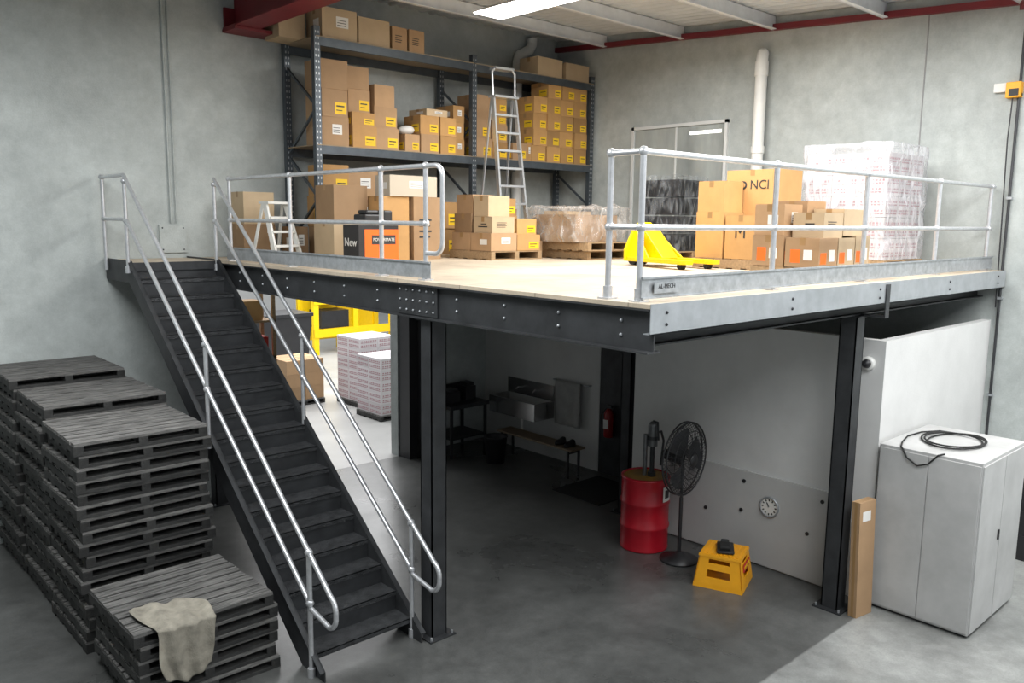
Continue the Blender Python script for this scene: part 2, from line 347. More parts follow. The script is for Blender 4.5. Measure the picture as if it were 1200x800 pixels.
for x in (SX0-.03,SX1+.0):
    hr=mk('handrail',None,st)
    top=lambda y:nz_(y)+.93
    mid=lambda y:nz_(y)+.48
    ye=2.17; zt_=top(ye); zl=mid(Y0)-.10
    P=[(x,BW-.15,H+1),(x,Y1-.0,H+1),(x,ye,zt_)] if x<-.6 else [(x,Y1-.0,H+1),(x,ye,zt_)]
    rr=.13; cy=ye-.06; zc=zt_-.05
    P+= [(x,cy,zc)]
    for i in range(1,7):
        t=math.radians(110+70*i/6); P.append((x,cy+.045+rr*math.cos(t),zc-.122+rr*math.sin(t)))
    for i in range(1,8):
        t=math.radians(180+80*i/7); P.append((x,cy+.045+rr*math.cos(t),zl+rr+rr*math.sin(t)))
    P+=[(x,Y0,mid(Y0)-.04)]
    MB().tube(P,TR,M_tube).obj('top_rail',hr)
    Q=[(x,Y0,mid(Y0)),(x,Y1,H+.5)]+([(x,BW-.15,H+.5)] if x<-.6 else [])
    MB().tube(Q,TR,M_tube).obj('mid_rail',hr)
    for y in [Y0,4.43,Y1]:
        zb=0 if y==Y0 else nz_(y)-.12
        b=MB(); b.cyl((x,y,zb),(x,y,top(y)),TR,M_tube)
        for q in (top(y),mid(y)): b.sph((x,y,q),.036,M_tube)
        b.cyl((x,y,zb),(x,y,zb+.08),.034,M_tube); b.obj('post',hr)
    if x<-.6:
        b=MB(); b.cyl((x,BW-.15,H-.12),(x,BW-.15,H+1),TR,M_tube)
        for q in (H+1,H+.5): b.sph((x,BW-.15,q),.036,M_tube)
        b.obj('post',hr)
# ---------------------------------------------------------------- pallets
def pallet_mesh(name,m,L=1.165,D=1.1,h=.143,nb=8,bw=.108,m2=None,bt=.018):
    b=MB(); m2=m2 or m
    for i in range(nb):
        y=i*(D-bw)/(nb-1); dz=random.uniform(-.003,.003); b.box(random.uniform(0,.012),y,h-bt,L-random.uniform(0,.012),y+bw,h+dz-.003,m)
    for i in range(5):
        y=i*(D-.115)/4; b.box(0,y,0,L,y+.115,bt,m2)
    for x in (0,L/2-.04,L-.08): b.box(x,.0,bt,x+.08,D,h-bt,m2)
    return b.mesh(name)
PH=.114
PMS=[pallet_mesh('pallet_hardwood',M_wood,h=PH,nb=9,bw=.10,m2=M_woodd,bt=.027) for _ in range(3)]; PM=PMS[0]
def stack(x,y,n,group,lab):
    for i in range(n):
        mk('pallet',PMS[i%3],label=lab,category='pallet',group=group,loc=(x+random.uniform(-.03,.03),y+random.uniform(-.012,.012),i*PH),rz=math.radians(random.uniform(-1.2,1.2)))
LT='weathered grey hardwood pallet in a tall stack'
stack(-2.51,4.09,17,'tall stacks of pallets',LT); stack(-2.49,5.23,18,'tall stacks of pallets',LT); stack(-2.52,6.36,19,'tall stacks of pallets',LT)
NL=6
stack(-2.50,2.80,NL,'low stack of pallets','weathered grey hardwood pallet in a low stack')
PT=NL*PH
b=MB(); n1,n2=34,54; V=[];F=[]
for i in range(n1):
    for j in range(n2):
        u=i/(n1-1); v=j/(n2-1); w=.30+.07*math.sin(3.4*v+.4)+.03*math.sin(9*v)
        x=-2.20+(u-.5)*w*1.35+.10*v+.03*math.sin(5*v); s=v*.92
        fold=.5+.5*math.sin(u*17+2.5*math.sin(v*4)+v*3); nn=noise.noise(Vector((u*3,v*5,1.3)))
        if s<.42: y=3.20-s+.03*math.sin(u*6); z=PT+.008+.026*fold+.035*max(0,nn)
        else: y=2.78-.03-.035*fold-.012; z=PT+.02-(s-.42)*(1-.35*abs(u-.45))+.012*nn
        if z<PT+.004 and s<.42: z=PT+.004
        V.append((x,y,z))
for i in range(n1-1):
    for j in range(n2-1): F.append((i*n2+j,(i+1)*n2+j,(i+1)*n2+j+1,i*n2+j+1))
b.add(V,F,M_cloth,True); o=b.obj('rag',label='crumpled beige cloth rag draped over pallet edge',category='cloth')
so=o.modifiers.new('s','SOLIDIFY'); so.thickness=.004
# ---------------------------------------------------------------- cartons
CM={}
LBL={'plain':'plain brown cardboard carton sealed with tape','yellow':'brown cardboard carton with a yellow label','orange':'cardboard carton with orange and white stickers','white':'brown cardboard carton with white address label','print':'cardboard carton with black printed lines','redprint':'white carton printed with red bands'}
def carton(x,y,z,w,d,h,rz=0,m=None,lab=None,grp=None,sty='plain'):
    """x,y centre, z base"""
    m=m or M_card; key=(round(w,3),round(d,3),round(h,3),m.name,sty)
    if key not in CM:
        body=MB().box(-w/2,-d/2,0,w/2,d/2,h,m).mesh('carton')
        t=MB(); tw=min(.03,d*.1)
        P=[(-w/2-.001,h-.07),(-w/2-.001,h+.0015),(w/2+.001,h+.0015),(w/2+.001,h-.07)]
        t.add([(a,-tw,c) for a,c in P]+[(a,tw,c) for a,c in P],[(0,1,5,4),(1,2,6,5),(2,3,7,6)],M_tape)
        tape=t.mesh('packing_tape'); lms=[]
        e=.002
        def fr(x0,x1,z0,z1,mm,k=1,l=None): return (l or MB()).box(x0,-d/2-e*k,z0,x1,-d/2-e*(k-1),z1,mm)
        def sd(y0,y1,z0,z1,mm,k=1,l=None): return (l or MB()).box(-w/2-e*k,y0,z0,-w/2-e*(k-1),y1,z1,mm)
        if sty=='yellow':
            l=fr(w*.0,w*.44,h*.12,h*.55,M_yel); fr(w*.05,w*.36,h*.38,h*.43,M_ink,2,l); fr(w*.05,w*.28,h*.24,h*.27,M_ink,2,l); lms.append(l)
            l=sd(-d*.40,d*.02,h*.12,h*.55,M_yel); sd(-d*.35,-d*.05,h*.38,h*.42,M_ink,2,l); lms.append(l)
        elif sty=='orange':
            lms+= [fr(-w*.42,-w*.10,h*.12,h*.50,M_org),sd(d*.05,d*.34,h*.15,h*.6,M_org),sd(-d*.3,-d*.05,h*.25,h*.6,M_wpap),fr(w*.05,w*.35,h*.2,h*.6,M_wpap)]
        elif sty=='white':
            l=fr(-w*.1,w*.25,h*.4,h*.75,M_wpap)
            for q in range(3): fr(-w*.07,w*.18,h*(.46+.08*q),h*(.48+.08*q),M_ink,2,l)
            lms+= [l,sd(-d*.3,d*.05,h*.35,h*.65,M_wpap)]
        elif sty=='print':
            l=MB()
            for q in range(4): fr(-w*.3,w*(.1+.05*(q%2)),h*(.35+.09*q),h*(.38+.09*q),M_ink,1,l)
            l2=sd(-d*.25,d*.25,h*.35,h*.42,M_ink); l3=sd(-d*.2,d*.1,h*.52,h*.58,M_ink); lms+=[l,l2,l3]
        elif sty=='redprint':
            l=MB(); l2=MB()
            for q in range(2):
                for a in range(-3,4):
                    fr(w*(a*.125-.05),w*(a*.125+.05),h*(.14+.42*q),h*(.20+.42*q),M_redpr,1,l); fr(w*(a*.125-.03),w*(a*.125+.04),h*(.26+.42*q),h*(.36+.42*q),M_redpr,1,l)
                    sd(d*(a*.125-.05),d*(a*.125+.05),h*(.14+.42*q),h*(.20+.42*q),M_redpr,1,l2); sd(d*(a*.125-.03),d*(a*.125+.04),h*(.26+.42*q),h*(.36+.42*q),M_redpr,1,l2)
            lms+=[l,l2]
        CM[key]=(body,tape,[l.mesh('printed_label') for l in lms])
    body,tape,lms=CM[key]
    o=mk('carton',body,label=lab or LBL[sty],category='box',group=grp,loc=(x,y,z),rz=rz)
    if sty!='redprint': mk('packing_tape',tape,o)
    for lm in lms: mk('printed_label',lm,o)
    return o
def cab(x0,y0,x1,y1,z,h,**k):
    return carton((x0+x1)/2,(y0+y1)/2,z,x1-x0,y1-y0,h,**k)
# ---------------------------------------------------------------- shelving
SY=6.5; SD=.9; ux=(1.29,3.98,6.66); L2,L3=4.86,6.25
sh=thing('pallet_rack','tall blue-grey steel storage rack with two loaded shelves','shelving')
for x in ux:
    for y in (SY,SY+SD-.08):
        b=MB().box(x-.045,y,H,x+.045,y+.08,L3+.12,M_rack).box(x-.07,y-.03,H,x+.07,y+.11,H+.01,M_rack)
        z=H+.08
        while z<L3+.05:
            b.box(x-.028,y-.0015,z,x-.014,y,z+.03,M_galv); b.box(x+.014,y-.0015,z,x+.028,y,z+.03,M_galv); z+=.075
        b.obj('upright',sh)
    b=MB(); z=H+.2; s=0
    while z<L3-.5:
        a,c=(SY+.04,SY+SD-.04) if s else (SY+SD-.04,SY+.04)
        b.beam((x,a,z),(x,c,z+.6),.03,.03,M_rack,up=(1,0,0)); z+=.6; s=1-s
    b.obj('cross_brace',sh)
for zl in (L2,L3):
    for a,c in ((ux[0],ux[1]),(ux[1],ux[2])):
        for y in (SY-.0,SY+SD-.05):
            MB().box(a+.046,y,zl-.12,c-.046,y+.05,zl-.02,M_rack).box(a+.046,y-.004,zl-.02,c-.046,y+.055,zl-.012,M_rack).obj('beam',sh)
        MB().box(a-.02,SY-.005,zl-.012,c+.02,SY+SD,zl,M_shelf).obj('shelf_board',sh)
G='cartons on the rack shelves'
F0=SY+.04
def sc(x0,x1,z,h,n=1,dy=0,d=.42,sty='yellow',m=None,rz=0):
    for i in range(n):
        j=random.uniform(-.012,.012)
        carton((x0+x1)/2+j,F0+dy+d/2+random.uniform(0,.03),z+i*(h+.001),x1-x0,d,h,rz=rz+random.uniform(-.04,.04),sty=sty,grp=G,m=m or random.choice([M_card,M_card2,M_card2]))
sc(1.36,1.78,L2,.38,1,sty='white',m=M_card); sc(1.36,1.76,L2+.381,.36,1,sty='yellow',m=M_card); sc(1.36,1.78,L2+.742,.38,1,sty='plain',m=M_card)
sc(1.82,2.22,L2,.30,1,sty='yellow'); sc(2.24,2.62,L2,.30,1,sty='yellow')
sc(1.84,2.22,L2+.301,.18,1,dy=0,sty='yellow'); sc(2.26,2.64,L2+.301,.30,1,dy=.1,sty='yellow'); sc(2.26,2.6,L2+.602,.30,1,dy=.1,sty='plain')
sc(1.84,2.2,L2+.483,.32,1,dy=.12,sty='yellow',m=M_card); sc(1.86,2.2,L2+.804,.3,1,dy=.12,sty='plain',m=M_card)
sc(2.72,2.98,L2,.25,1,sty='yellow'); sc(3.0,3.34,L2,.27,2,sty='yellow'); sc(3.36,3.66,L2,.27,2,sty='yellow')
sc(3.1,3.5,L2+.543,.1,1,sty='white',m=M_card3)
sc(3.68,3.90,L2,.25,3,dy=.1,sty='white'); sc(4.08,4.42,L2,.3,2,dy=.05,sty='yellow',m=M_card); sc(4.08,4.45,L2+.602,.36,1,dy=.08,sty='plain')
sc(4.47,4.8,L2,.27,2,dy=.1,sty='yellow'); sc(4.5,4.8,L2+.542,.2,2,dy=.12,sty='yellow')
sc(4.85,5.15,L2,.27,1,sty='yellow'); sc(5.17,5.28,L2,.3,1,sty='white')
for i in range(4):
    x=5.29+i*.325; sc(x,x+.315,L2,.262,(4,5,5,5)[i],dy=.0,sty='yellow',m=M_card2)
sc(.98,1.36,L3+.001,.36,1,dy=.35,d=.42,sty='plain',m=M_card3); sc(1.40,1.93,L3,.40,1,sty='white',m=M_card3); sc(1.96,2.46,L3,.36,1,sty='plain',m=M_card3)
sc(2.5,2.76,L3,.32,1,sty='print',m=M_card); sc(2.79,3.06,L3,.32,1,sty='print',m=M_card)
sc(5.35,5.95,L3,.3,1,sty='plain',m=M_card3); sc(6.02,6.6,L3,.28,1,sty='plain',m=M_card3)
for a,c,hh,nn,sty in ((1.40,1.8,.42,3,'yellow'),(1.82,2.3,.4,3,'white'),(2.34,2.8,.36,3,'yellow'),(2.84,3.3,.36,3,'print'),(3.34,3.8,.4,2,'yellow'),(4.2,4.6,.36,2,'yellow'),(4.62,5.0,.36,2,'plain'),(5.1,5.6,.4,1,'white')):
    sc(a,c,H,hh,nn,dy=.06,sty=sty)
bagm=MB(); bagm.sph((0,0,.07),.07,M_wpap,12); bagm.V=[Vector((v.x*2.0,v.y*1.6,v.z*(1+.2*math.sin(9*v.x)))) for v in bagm.V]
bagm.obj('plastic_bag',label='white plastic bag lying on shelf cartons',category='bag',loc=(2.86,F0+.2,L2+.25))
# ---------------------------------------------------------------- goods on deck
G1='cartons standing on the deck'
PM2=pallet_mesh('pallet_pine',M_wood2,1.05,.95)
def dpal(x0,y0,x1,y1,z,lab='pale timber pallet under goods on the deck'):
    o=mk('pallet',PM2,label=lab,category='pallet',group='pallets on the deck',loc=(x0,y0,z)); o.scale=((x1-x0)/1.05,(y1-y0)/.95,.12/.143); return z+.121
cab(.40,6.95,.85,7.35,H,.45,grp=G1); cab(.42,6.97,.85,7.35,H+.451,.42,grp=G1,m=M_card3)
cab(.92,6.62,1.16,6.9,H,.42,grp=G1,sty='white')
cab(1.1,5.85,1.62,6.35,H,.5,grp=G1,m=M_card3); cab(1.12,5.87,1.62,6.33,H+.501,.46,grp=G1)
cab(2.1,5.5,2.55,5.9,H,.83,grp=G1,sty='print'); cab(1.66,5.55,2.06,5.92,H,.83,grp=G1,m=M_card2)
cab(1.74,5.52,2.5,5.86,H+.832,.27,grp=G1,m=mat('carton_offwhite',(.50,.44,.35),.8),sty='white',lab='long off-white carton with shipping label')
ob=thing('power_tool_box','black and orange retail carton printed New','box',(1.215,5.17,H),group=None)
MB().box(-.285,-.175,0,.285,.175,.46,M_black).obj('body',ob,bevel=.004)
MB().box(-.20,-.178,.0,.284,-.175,.41,M_org).obj('orange_panel',ob)
MB().box(-.10,-.181,.23,.24,-.178,.34,M_ink).obj('brand_panel',ob)
mk('lettering',textmesh('POWERMATE',.052,M_wpap),ob,loc=(.07,-.184,.285),rot=RF)
mk('lettering',textmesh('New',.14,M_wpap),ob,loc=(-.289,.0,.25),rot=RL)
bg=MB().box(-.2,-.13,0,.06,.13,.13,M_black).box(.07,-.13,0,.2,.13,.18,M_black).box(-.16,-.1,.13,.02,.1,.18,M_black)
bg.obj('tool_case',label='low black tool cases on the orange box',category='case',loc=(1.25,5.17,H+.46),bevel=.02)
def stepladder(name,lab,loc,rz,hgt,wid,n,spread,m=M_alu,lean=None,loop=False):
    o=thing(name,lab,'ladder',loc,rz)
    w=wid/2; tw=w*.8
    f=lambda t:(spread*t*.5,hgt*t)
    for s in (-1,1):
        MB().beam((s*w,0,0),(s*tw,spread*.5,hgt),.07,.03,m,up=(1,0,0)).obj('front_stile',o)
        MB().beam((s*w,spread,0),(s*tw*.95,spread*.5+.05,hgt),.04,.02,m,up=(1,0,0)).obj('rear_leg',o)
    for i in range(1,n+1):
        t=i/(n+1); ww=w+(tw-w)*t
        MB().box(-ww,f(t)[0]-.05,f(t)[1]-.018,ww,f(t)[0]+.06,f(t)[1]+.012,m).obj('tread',o)
    MB().box(-tw-.02,spread*.5-.08,hgt-.01,tw+.02,spread*.5+.1,hgt+.02,m).obj('top_step',o)
    if loop:
        y=spread*.5; ht=hgt+.42
        MB().tube([(-tw,y,hgt),(-tw-.01,y+.02,ht-.06),(-tw+.05,y+.02,ht),(tw-.05,y+.02,ht),(tw+.01,y+.02,ht-.06),(tw,y,hgt)],.018,m,8).obj('guard_loop',o)
        MB().box(-tw+.03,y-.02,ht-.02,tw-.03,y+.14,ht+.015,m).obj('tool_tray',o)
    return o
stepladder('step_ladder','small white folding step ladder beside cartons',(.70,6.3,H),.25,.72,.42,3,.45,M_pvc)
stepladder('ladder','tall aluminium platform ladder standing before the rack',(4.08,5.62,H),-.1,2.35,.5,8,.72,M_alu,loop=True)
z=dpal(2.9,4.85,3.85,5.75,H)
G2='cartons stacked on a pallet'
for (a,c,e,f,zz,hh,s,mm) in ((2.92,4.87,3.38,5.3,0,.24,'white',M_card),(3.4,4.87,3.83,5.3,0,.22,'yellow',M_card2),(2.92,5.32,3.38,5.72,0,.24,'plain',M_card),(3.4,5.32,3.83,5.72,0,.22,'plain',M_card),
   (2.95,4.9,3.36,5.28,.241,.22,'print',M_card3),(3.42,4.92,3.8,5.28,.221,.22,'yellow',M_card2),(2.95,5.32,3.36,5.7,.241,.26,'plain',M_card),(3.42,5.32,3.8,5.7,.221,.26,'plain',M_card2),
   (2.97,5.0,3.36,5.3,.463,.28,'plain',M_card3),(2.97,5.33,3.36,5.68,.502,.26,'plain',M_card),(3.43,5.33,3.78,5.68,.482,.24,'yellow',M_card2)):
    cab(a,c,e,f,z+zz,hh,grp=G2,sty=s,m=mm,rz=random.uniform(-.03,.03))
z=dpal(4.2,4.3,5.15,5.2,H); z=dpal(4.12,4.22,5.12,5.12,z+.002)
def shell(w,d,h,m,amp,seed,name,par,loc,top_sag=.0,nz=14,flare=0,ztop=True):
    b=MB(); pts=[]; n=64; V=[];F=[]
    def per(t):
        t=(t%1)*4; k=int(t); f=t-k
        c=[(-1,-1),(1,-1),(1,1),(-1,1)]
        a=c[k];e=c[(k+1)%4]; return a[0]+(e[0]-a[0])*f,a[1]+(e[1]-a[1])*f
    for j in range(nz+1):
        for i in range(n):
            x,y=per(i/n); z=h*j/nz; s=1+flare*abs(1-2*j/nz)
            q=Vector((x*2.2,y*2.2,z*3+seed)); r=1+amp*noise.noise(q*1.7)+amp*.5*noise.noise(q*5)
            V.append((x*w/2*s*r,y*d/2*s*r,z+(amp*.25*noise.noise(q*2.3) if j==nz else 0)))
    for j in range(nz):
        for i in range(n): k2=(i+1)%n; F.append((j*n+i,j*n+k2,(j+1)*n+k2,(j+1)*n+i))
    if ztop:
        base=nz*n
        for c in range(1,6):
            f=1-c/6
            for i in range(n):
                x0,y0,z0=V[base+i]; q=Vector((x0*f*6,y0*f*6,seed)); V.append((x0*f,y0*f,h+.02+amp*.5*noise.noise(q)-top_sag*(1-f)))
        for c in range(5):
            for i in range(n): k2=(i+1)%n; o=base+c*n; F.append((o+i,o+k2,o+n+k2,o+n+i))
        V.append((0,0,h-top_sag)); L_=len(V)-1; o=base+5*n
        for i in range(n): F.append((o+i,o+(i+1)%n,L_))
    b.add(V,F,m,True); return b.obj(name,par,loc=loc)
wl=thing('wrapped_load','brown goods bundled in clear bubble wrap on stacked pallets','package',(4.47,4.78,z))
MB().box(-.44,-.40,0,.44,.40,.38,M_card).obj('carton_load',wl); MB().box(-.36,-.1,.381,.2,.3,.43,M_card3).obj('carton_load',wl)
shell(1.08,.98,.48,M_wrapb,.15,3.1,'bubble_wrap',wl,(0,0,.0),.03)
z=dpal(5.38,3.62,6.12,4.38,H)
wl=thing('wrapped_load','black plastic crates stacked inside clear stretch wrap','package',(5.75,4.0,z))
for i in range(4):
    b=MB(); zz=i*.26
    b.box(-.3,-.3,zz,.3,.3,zz+.24,M_black)
    for q in range(7):
        b.box(-.29+q*.085,-.312,zz+.03,-.25+q*.085,-.3,zz+.21,M_rub); b.box(-.312,-.29+q*.085,zz+.03,-.3,-.25+q*.085,zz+.21,M_rub)
    b.obj('crate',wl)
shell(.68,.68,1.07,M_wrapd,.05,7.7,'stretch_wrap',wl,(0,0,.0),0)
z=dpal(4.0,1.55,5.0,2.4,H)
G3='cartons grouped on the deck pallet'
cab(4.02,2.0,4.44,2.38,z,.54,grp=G3,sty='plain',m=M_card2); cab(4.04,2.02,4.43,2.38,z+.541,.36,grp=G3,m=M_card2)
mb=cab(4.02,1.57,4.42,1.97,z,.5,grp=G3,m=M_card2,lab='brown carton printed with a letter M')
mk('lettering',textmesh('M',.2,M_ink),mb,loc=(-.202,.0,.3),rot=RL)
mk('lettering',textmesh('M',.2,M_ink),mb,loc=(0,-.202,.3),rot=RF)
cab(4.48,1.57,4.98,2.38,z,.5,grp=G3,m=M_card)
nb=cab(4.45,1.56,4.98,2.26,z+.502,.54,grp=G3,m=M_card2,lab='large brown carton printed with a company logo')
mk('lettering',textmesh('NCI',.15,M_ink),nb,loc=(-.267,-.10,.36),rot=RL)
MB().cyl((-.265,.12,.36),(-.2675,.12,.36),.05,M_ink,20).cyl((-.2675,.12,.36),(-.269,.12,.36),.027,M_card2,20).obj('logo',nb)
mk('lettering',textmesh('MADE IN CHINA',.045,M_ink),nb,loc=(0,-.352,.08),rot=RF)
z=dpal(3.0,.25,4.05,1.0,H)
for i,(a,c,e,f,zz,hh,s) in enumerate(((3.0,.27,3.36,.62,0,.28,'orange'),(3.38,.27,3.72,.62,0,.28,'orange'),(3.74,.27,4.05,.62,0,.30,'orange'),(3.0,.64,3.36,.98,0,.3,'orange'),(3.38,.64,3.72,.98,0,.3,'plain'),(3.74,.64,4.05,.98,0,.3,'plain'),
    (3.02,.66,3.36,.98,.301,.3,'white'),(3.12,.3,3.5,.62,.281,.24,'print'),(3.52,.3,3.92,.62,.301,.26,'plain'),(3.42,.64,3.8,.98,.301,.34,'plain'))):
    cab(a,c,e,f,z+zz,hh,grp='stickered cartons near the guardrail',sty=s,m=M_card3 if i%3 else M_card)
z=dpal(5.30,.65,6.40,1.75,H)
wl=thing('wrapped_pallet_load','white cartons with red print under clear stretch wrap','package',(5.85,1.2,z))
for i in range(3):
    for j in range(3):
        for kk in range(5):
            if i>0 and j>0 and kk<4: continue
            w=.33
            o=carton(-.335+i*.335,-.335+j*.335,kk*.25,w,w,.245,sty='redprint',m=M_carw)
            o.parent=wl
            for kx in ('label','category'): del o[kx]
shell(1.07,1.07,1.36,M_wrapw,.045,1.7,'stretch_wrap',wl,(0,0,.0),.03,nz=24)
# ---------------------------------------------------------------- pallet jack
jk=thing('pallet_jack','yellow hand pallet jack parked on the deck','pallet jack',(3.80,2.98,H),math.atan2(-.95,-.22))
for s in (-1,1):
    b=MB(); y=s*.20
    b.prism([(.0,y-.08,.06),(.98,y-.08,.06),(1.08,y-.04,.06),(1.08,y+.04,.06),(.98,y+.08,.06),(0,y+.08,.06)],(0,0,.05),M_jack)
    b.obj('fork',jk,bevel=.006)
    MB().cyl((.93,y-.035,.04),(.93,y+.035,.04),.04,M_rub).obj('load_wheel',jk)
b=MB()
b.prism([(-.03,-.30,.06),(-.03,.30,.06),(-.03,.30,.2),(-.03,.16,.48),(-.03,.09,.53),(-.03,-.09,.53),(-.03,-.16,.48),(-.03,-.30,.2)],(.03,0,0),M_jack)
b.prism([(.0,-.27,.11),(.42,-.27,.11),(0,-.15,.45)],(0,.02,0),M_jack); b.prism([(.0,.25,.11),(.42,.25,.11),(0,.15,.45)],(0,.02,0),M_jack)
b.prism([(.0,-.12,.11),(.5,-.12,.11),(.06,-.12,.51),(0,-.12,.51)],(0,.24,0),M_jack)
b.obj('frame',jk,bevel=.006)
MB().cyl((-.10,0,.06),(-.10,0,.38),.05,M_black).box(-.16,-.08,.3,-.03,.08,.36,M_jack).obj('pump',jk)
for s in (-1,1): MB().cyl((-.12,s*.07-.025,.09),(-.12,s*.07+.025,.09),.09,M_rub,18).obj('steer_wheel',jk)
# ---------------------------------------------------------------- wall services
PXX=RW-.2
b=MB().tube([(PXX+.06,3.2,H),(PXX+.06,3.2,6.22),(PXX+.07,3.2,6.31),(PXX+.09,3.2,6.33)],.085,M_pvc,16); b.cyl((PXX+.06,3.2,6.0),(PXX+.06,3.2,6.2),.098,M_pvc,16); b.cyl((PXX+.06,3.2,4.9),(PXX+.06,3.2,5.0),.098,M_pvc,16)
b.obj('downpipe',label='white plastic downpipe fixed to the concrete wall',category='pipe')
b=MB().tube([(5.70,BW-.1,6.42),(5.70,BW-.1,6.62),(5.74,BW-.1,6.72),(5.98,BW-.1,6.84),(6.04,BW-.1,6.94),(6.04,BW-.1,7.04)],.088,M_pvc,16)
b.tube([(5.70,BW-.1,H),(5.70,BW-.1,6.42)],.085,M_pvc,16)
b.obj('downpipe',label='white plastic downpipe with offset bend behind the rack',category='pipe')
b=MB().cyl((-.34,BW-.02,3.8),(-.34,BW-.02,7.05),.012,M_wall).cyl((-.27,BW-.02,3.8),(-.27,BW-.02,7.05),.009,M_wall)
b.obj('conduit',label='thin grey conduit running up the concrete wall',category='conduit')
b=MB().box(-.5,BW-.03,3.42,-.15,BW,3.78,M_wall)
for a in (-.46,-.19):
    for z in (3.46,3.74): b.sph((a,BW-.032,z),.01,M_dark,6)
b.obj('cover_plate',label='square grey cover plate on the concrete wall',category='plate')
b=MB().cyl((RW-.03,-.16,1.2),(RW-.03,-.16,6.4),.016,M_dark)
for z in (1.8,3.0,4.2,5.4): b.box(RW-.05,-.19,z,RW,-.13,z+.03,M_galv)
b.obj('conduit',label='grey electrical conduit clipped to the wall',category='conduit')
sp=thing('socket_box','orange and white power outlet on the wall','socket',(RW-.0,.03,5.5))
MB().box(-.1,-.22,-.12,0,-.06,.06,M_crate).obj('body',sp,bevel=.008)
MB().box(-.11,-.2,-.1,-.1,-.1,-.02,M_ink).obj('socket_face',sp)
MB().box(-.06,-.05,-.04,0,.08,.06,M_wpap).obj('switch_plate',sp)
MB().tube([(-.05,-.13,-.12),(-.06,-.12,-.6),(-.05,-.14,-1.6),(-.05,-.16,-2.6)],.008,M_black,8).obj('cord',sp)
# ---------------------------------------------------------------- under-deck objects
dr=thing('oil_drum','red steel drum with ochre lid beside partition','drum',(3.27,2.42,0))
R_=.285
prof=[(.001,.01),(R_-.02,.01),(R_,0),(R_+.004,.015),(R_,.03)]
for zc in (.29,.58): prof+=[(R_,zc-.03),(R_+.012,zc-.012),(R_+.012,zc+.012),(R_,zc+.03)]
prof+=[(R_,.85),(R_+.008,.865),(R_+.008,.885),(R_-.012,.895),(R_-.018,.872)]
MB().lathe(prof,M_drum,n=36).obj('barrel',dr)
MB().lathe([(R_-.018,.874),(.001,.878)],M_lid,n=36).obj('lid',dr)
MB().lathe([(R_+.014,.62),(R_+.014,.80)],M_wpap,n=6,t0=math.radians(262),t1=math.radians(290)).lathe([(R_+.0155,.66),(R_+.0155,.76)],M_ink,n=4,t0=math.radians(268),t1=math.radians(284)).obj('hazard_label',dr)
pm=thing('drum_pump','dark steel hand pump standing on the drum lid','pump',(3.3,2.36,.89))
M_pmp=mat('pump_metal',(.16,.165,.17),.4,metal=.6,var=.3)
MB().cyl((0,0,-.012),(0,0,.04),.05,M_dark).cyl((0,0,.04),(0,0,.36),.028,M_dark).cyl((0,0,.36),(0,0,.60),.06,M_pmp,16).cyl((.0,0,.44),(0,0,.48),.068,M_dark,16).sph((0,0,.60),.06,M_pmp,12).obj('pump_body',pm)
MB().tube([(0,0,.5),(.12,-.03,.52),(.16,-.04,.4),(.13,-.03,.1)],.014,M_black,8).obj('hose',pm)
MB().tube([(0,0,.66),(-.02,-.08,.66),(-.02,-.10,.45)],.012,M_dark,8).obj('handle',pm)
MB().cyl((-.06,.06,.0),(-.06,.06,.5),.026,M_pmp,12).obj('riser_tube',pm)
fn=thing('pedestal_fan','large black pedestal fan with round wire guard','fan',(3.23,1.87,0))
MB().lathe([(.001,.0),(.22,.0),(.22,.02),(.08,.06),(.03,.1),(.001,.1)],M_black,n=28).obj('base',fn)
MB().cyl((0,0,.1),(0,0,.75),.022,M_black).cyl((0,0,.7),(0,0,1.12),.016,M_dark).obj('pole',fn)
hz=1.22; RG=.42; RX=Matrix.Rotation(math.pi/2,3,'X')
RYaw=Matrix.Rotation(math.radians(4),3,'Z')
hd=MB(); hd.cyl(RYaw@Vector((0,.02,hz)),RYaw@Vector((0,.24,hz)),.085,M_black,18,r2=.06); hd.cyl((0,0,1.08),(0,.03,hz),.03,M_black); hd.obj('motor',fn)
gd=MB()
for R2,yo in ((RG,0),(RG,-.05),(.33,-.10),(.22,-.125),(.1,-.135),(.33,.06),(.2,.09)):
    gd.ring(RYaw@Vector((0,yo,hz)),R2,.0045 if R2<.4 else .01,M_black,n=36,rot=RYaw@RX)
for i in range(48):
    t=2*math.pi*i/48; c,s=math.cos(t),math.sin(t)
    f=lambda R2,yo:RYaw@Vector((R2*c,yo,0))+Vector((0,0,hz+R2*s))
    gd.tube([f(.05,-.14),f(.22,-.125),f(.33,-.10),f(RG,-.03),f(.33,.06),f(.08,.1)],.003,M_black,4)
gd.lathe([(.001,-.02),(.07,-.015),(.075,0)],M_black,RYaw@Vector((0,-.14,hz)),16,rot=RYaw@Matrix.Rotation(math.pi/2,3,'X').inverted())
gd.obj('wire_guard',fn)
bl=MB()
for i in range(3):
    t0=2*math.pi*i/3
    V=[];F=[]
    for a in range(7):
        for r_ in range(5):
            R2=.05+.31*r_/4; t=t0+(-.5+a/6)*(1.2); yo=-.02+.06*(a/6-.5)
            V.append(RYaw@Vector((R2*math.cos(t),yo,0))+Vector((0,0,hz+R2*math.sin(t))))
    for a in range(6):
        for r_ in range(4): F.append((a*5+r_,a*5+r_+1,(a+1)*5+r_+1,(a+1)*5+r_))
    bl.add(V,F,M_dark,True)
bl.obj('blades',fn)
cr=thing('plastic_step_crate','orange-yellow plastic step stool with handle openings','step stool',(3.12,1.20,0),.35)
def frust(b,w0,w1,z0,z1,m): b.hexa([(-w0,-w0,z0),(w0,-w0,z0),(w0,w0,z0),(-w0,w0,z0),(-w1,-w1,z1),(w1,-w1,z1),(w1,w1,z1),(-w1,w1,z1)],m)
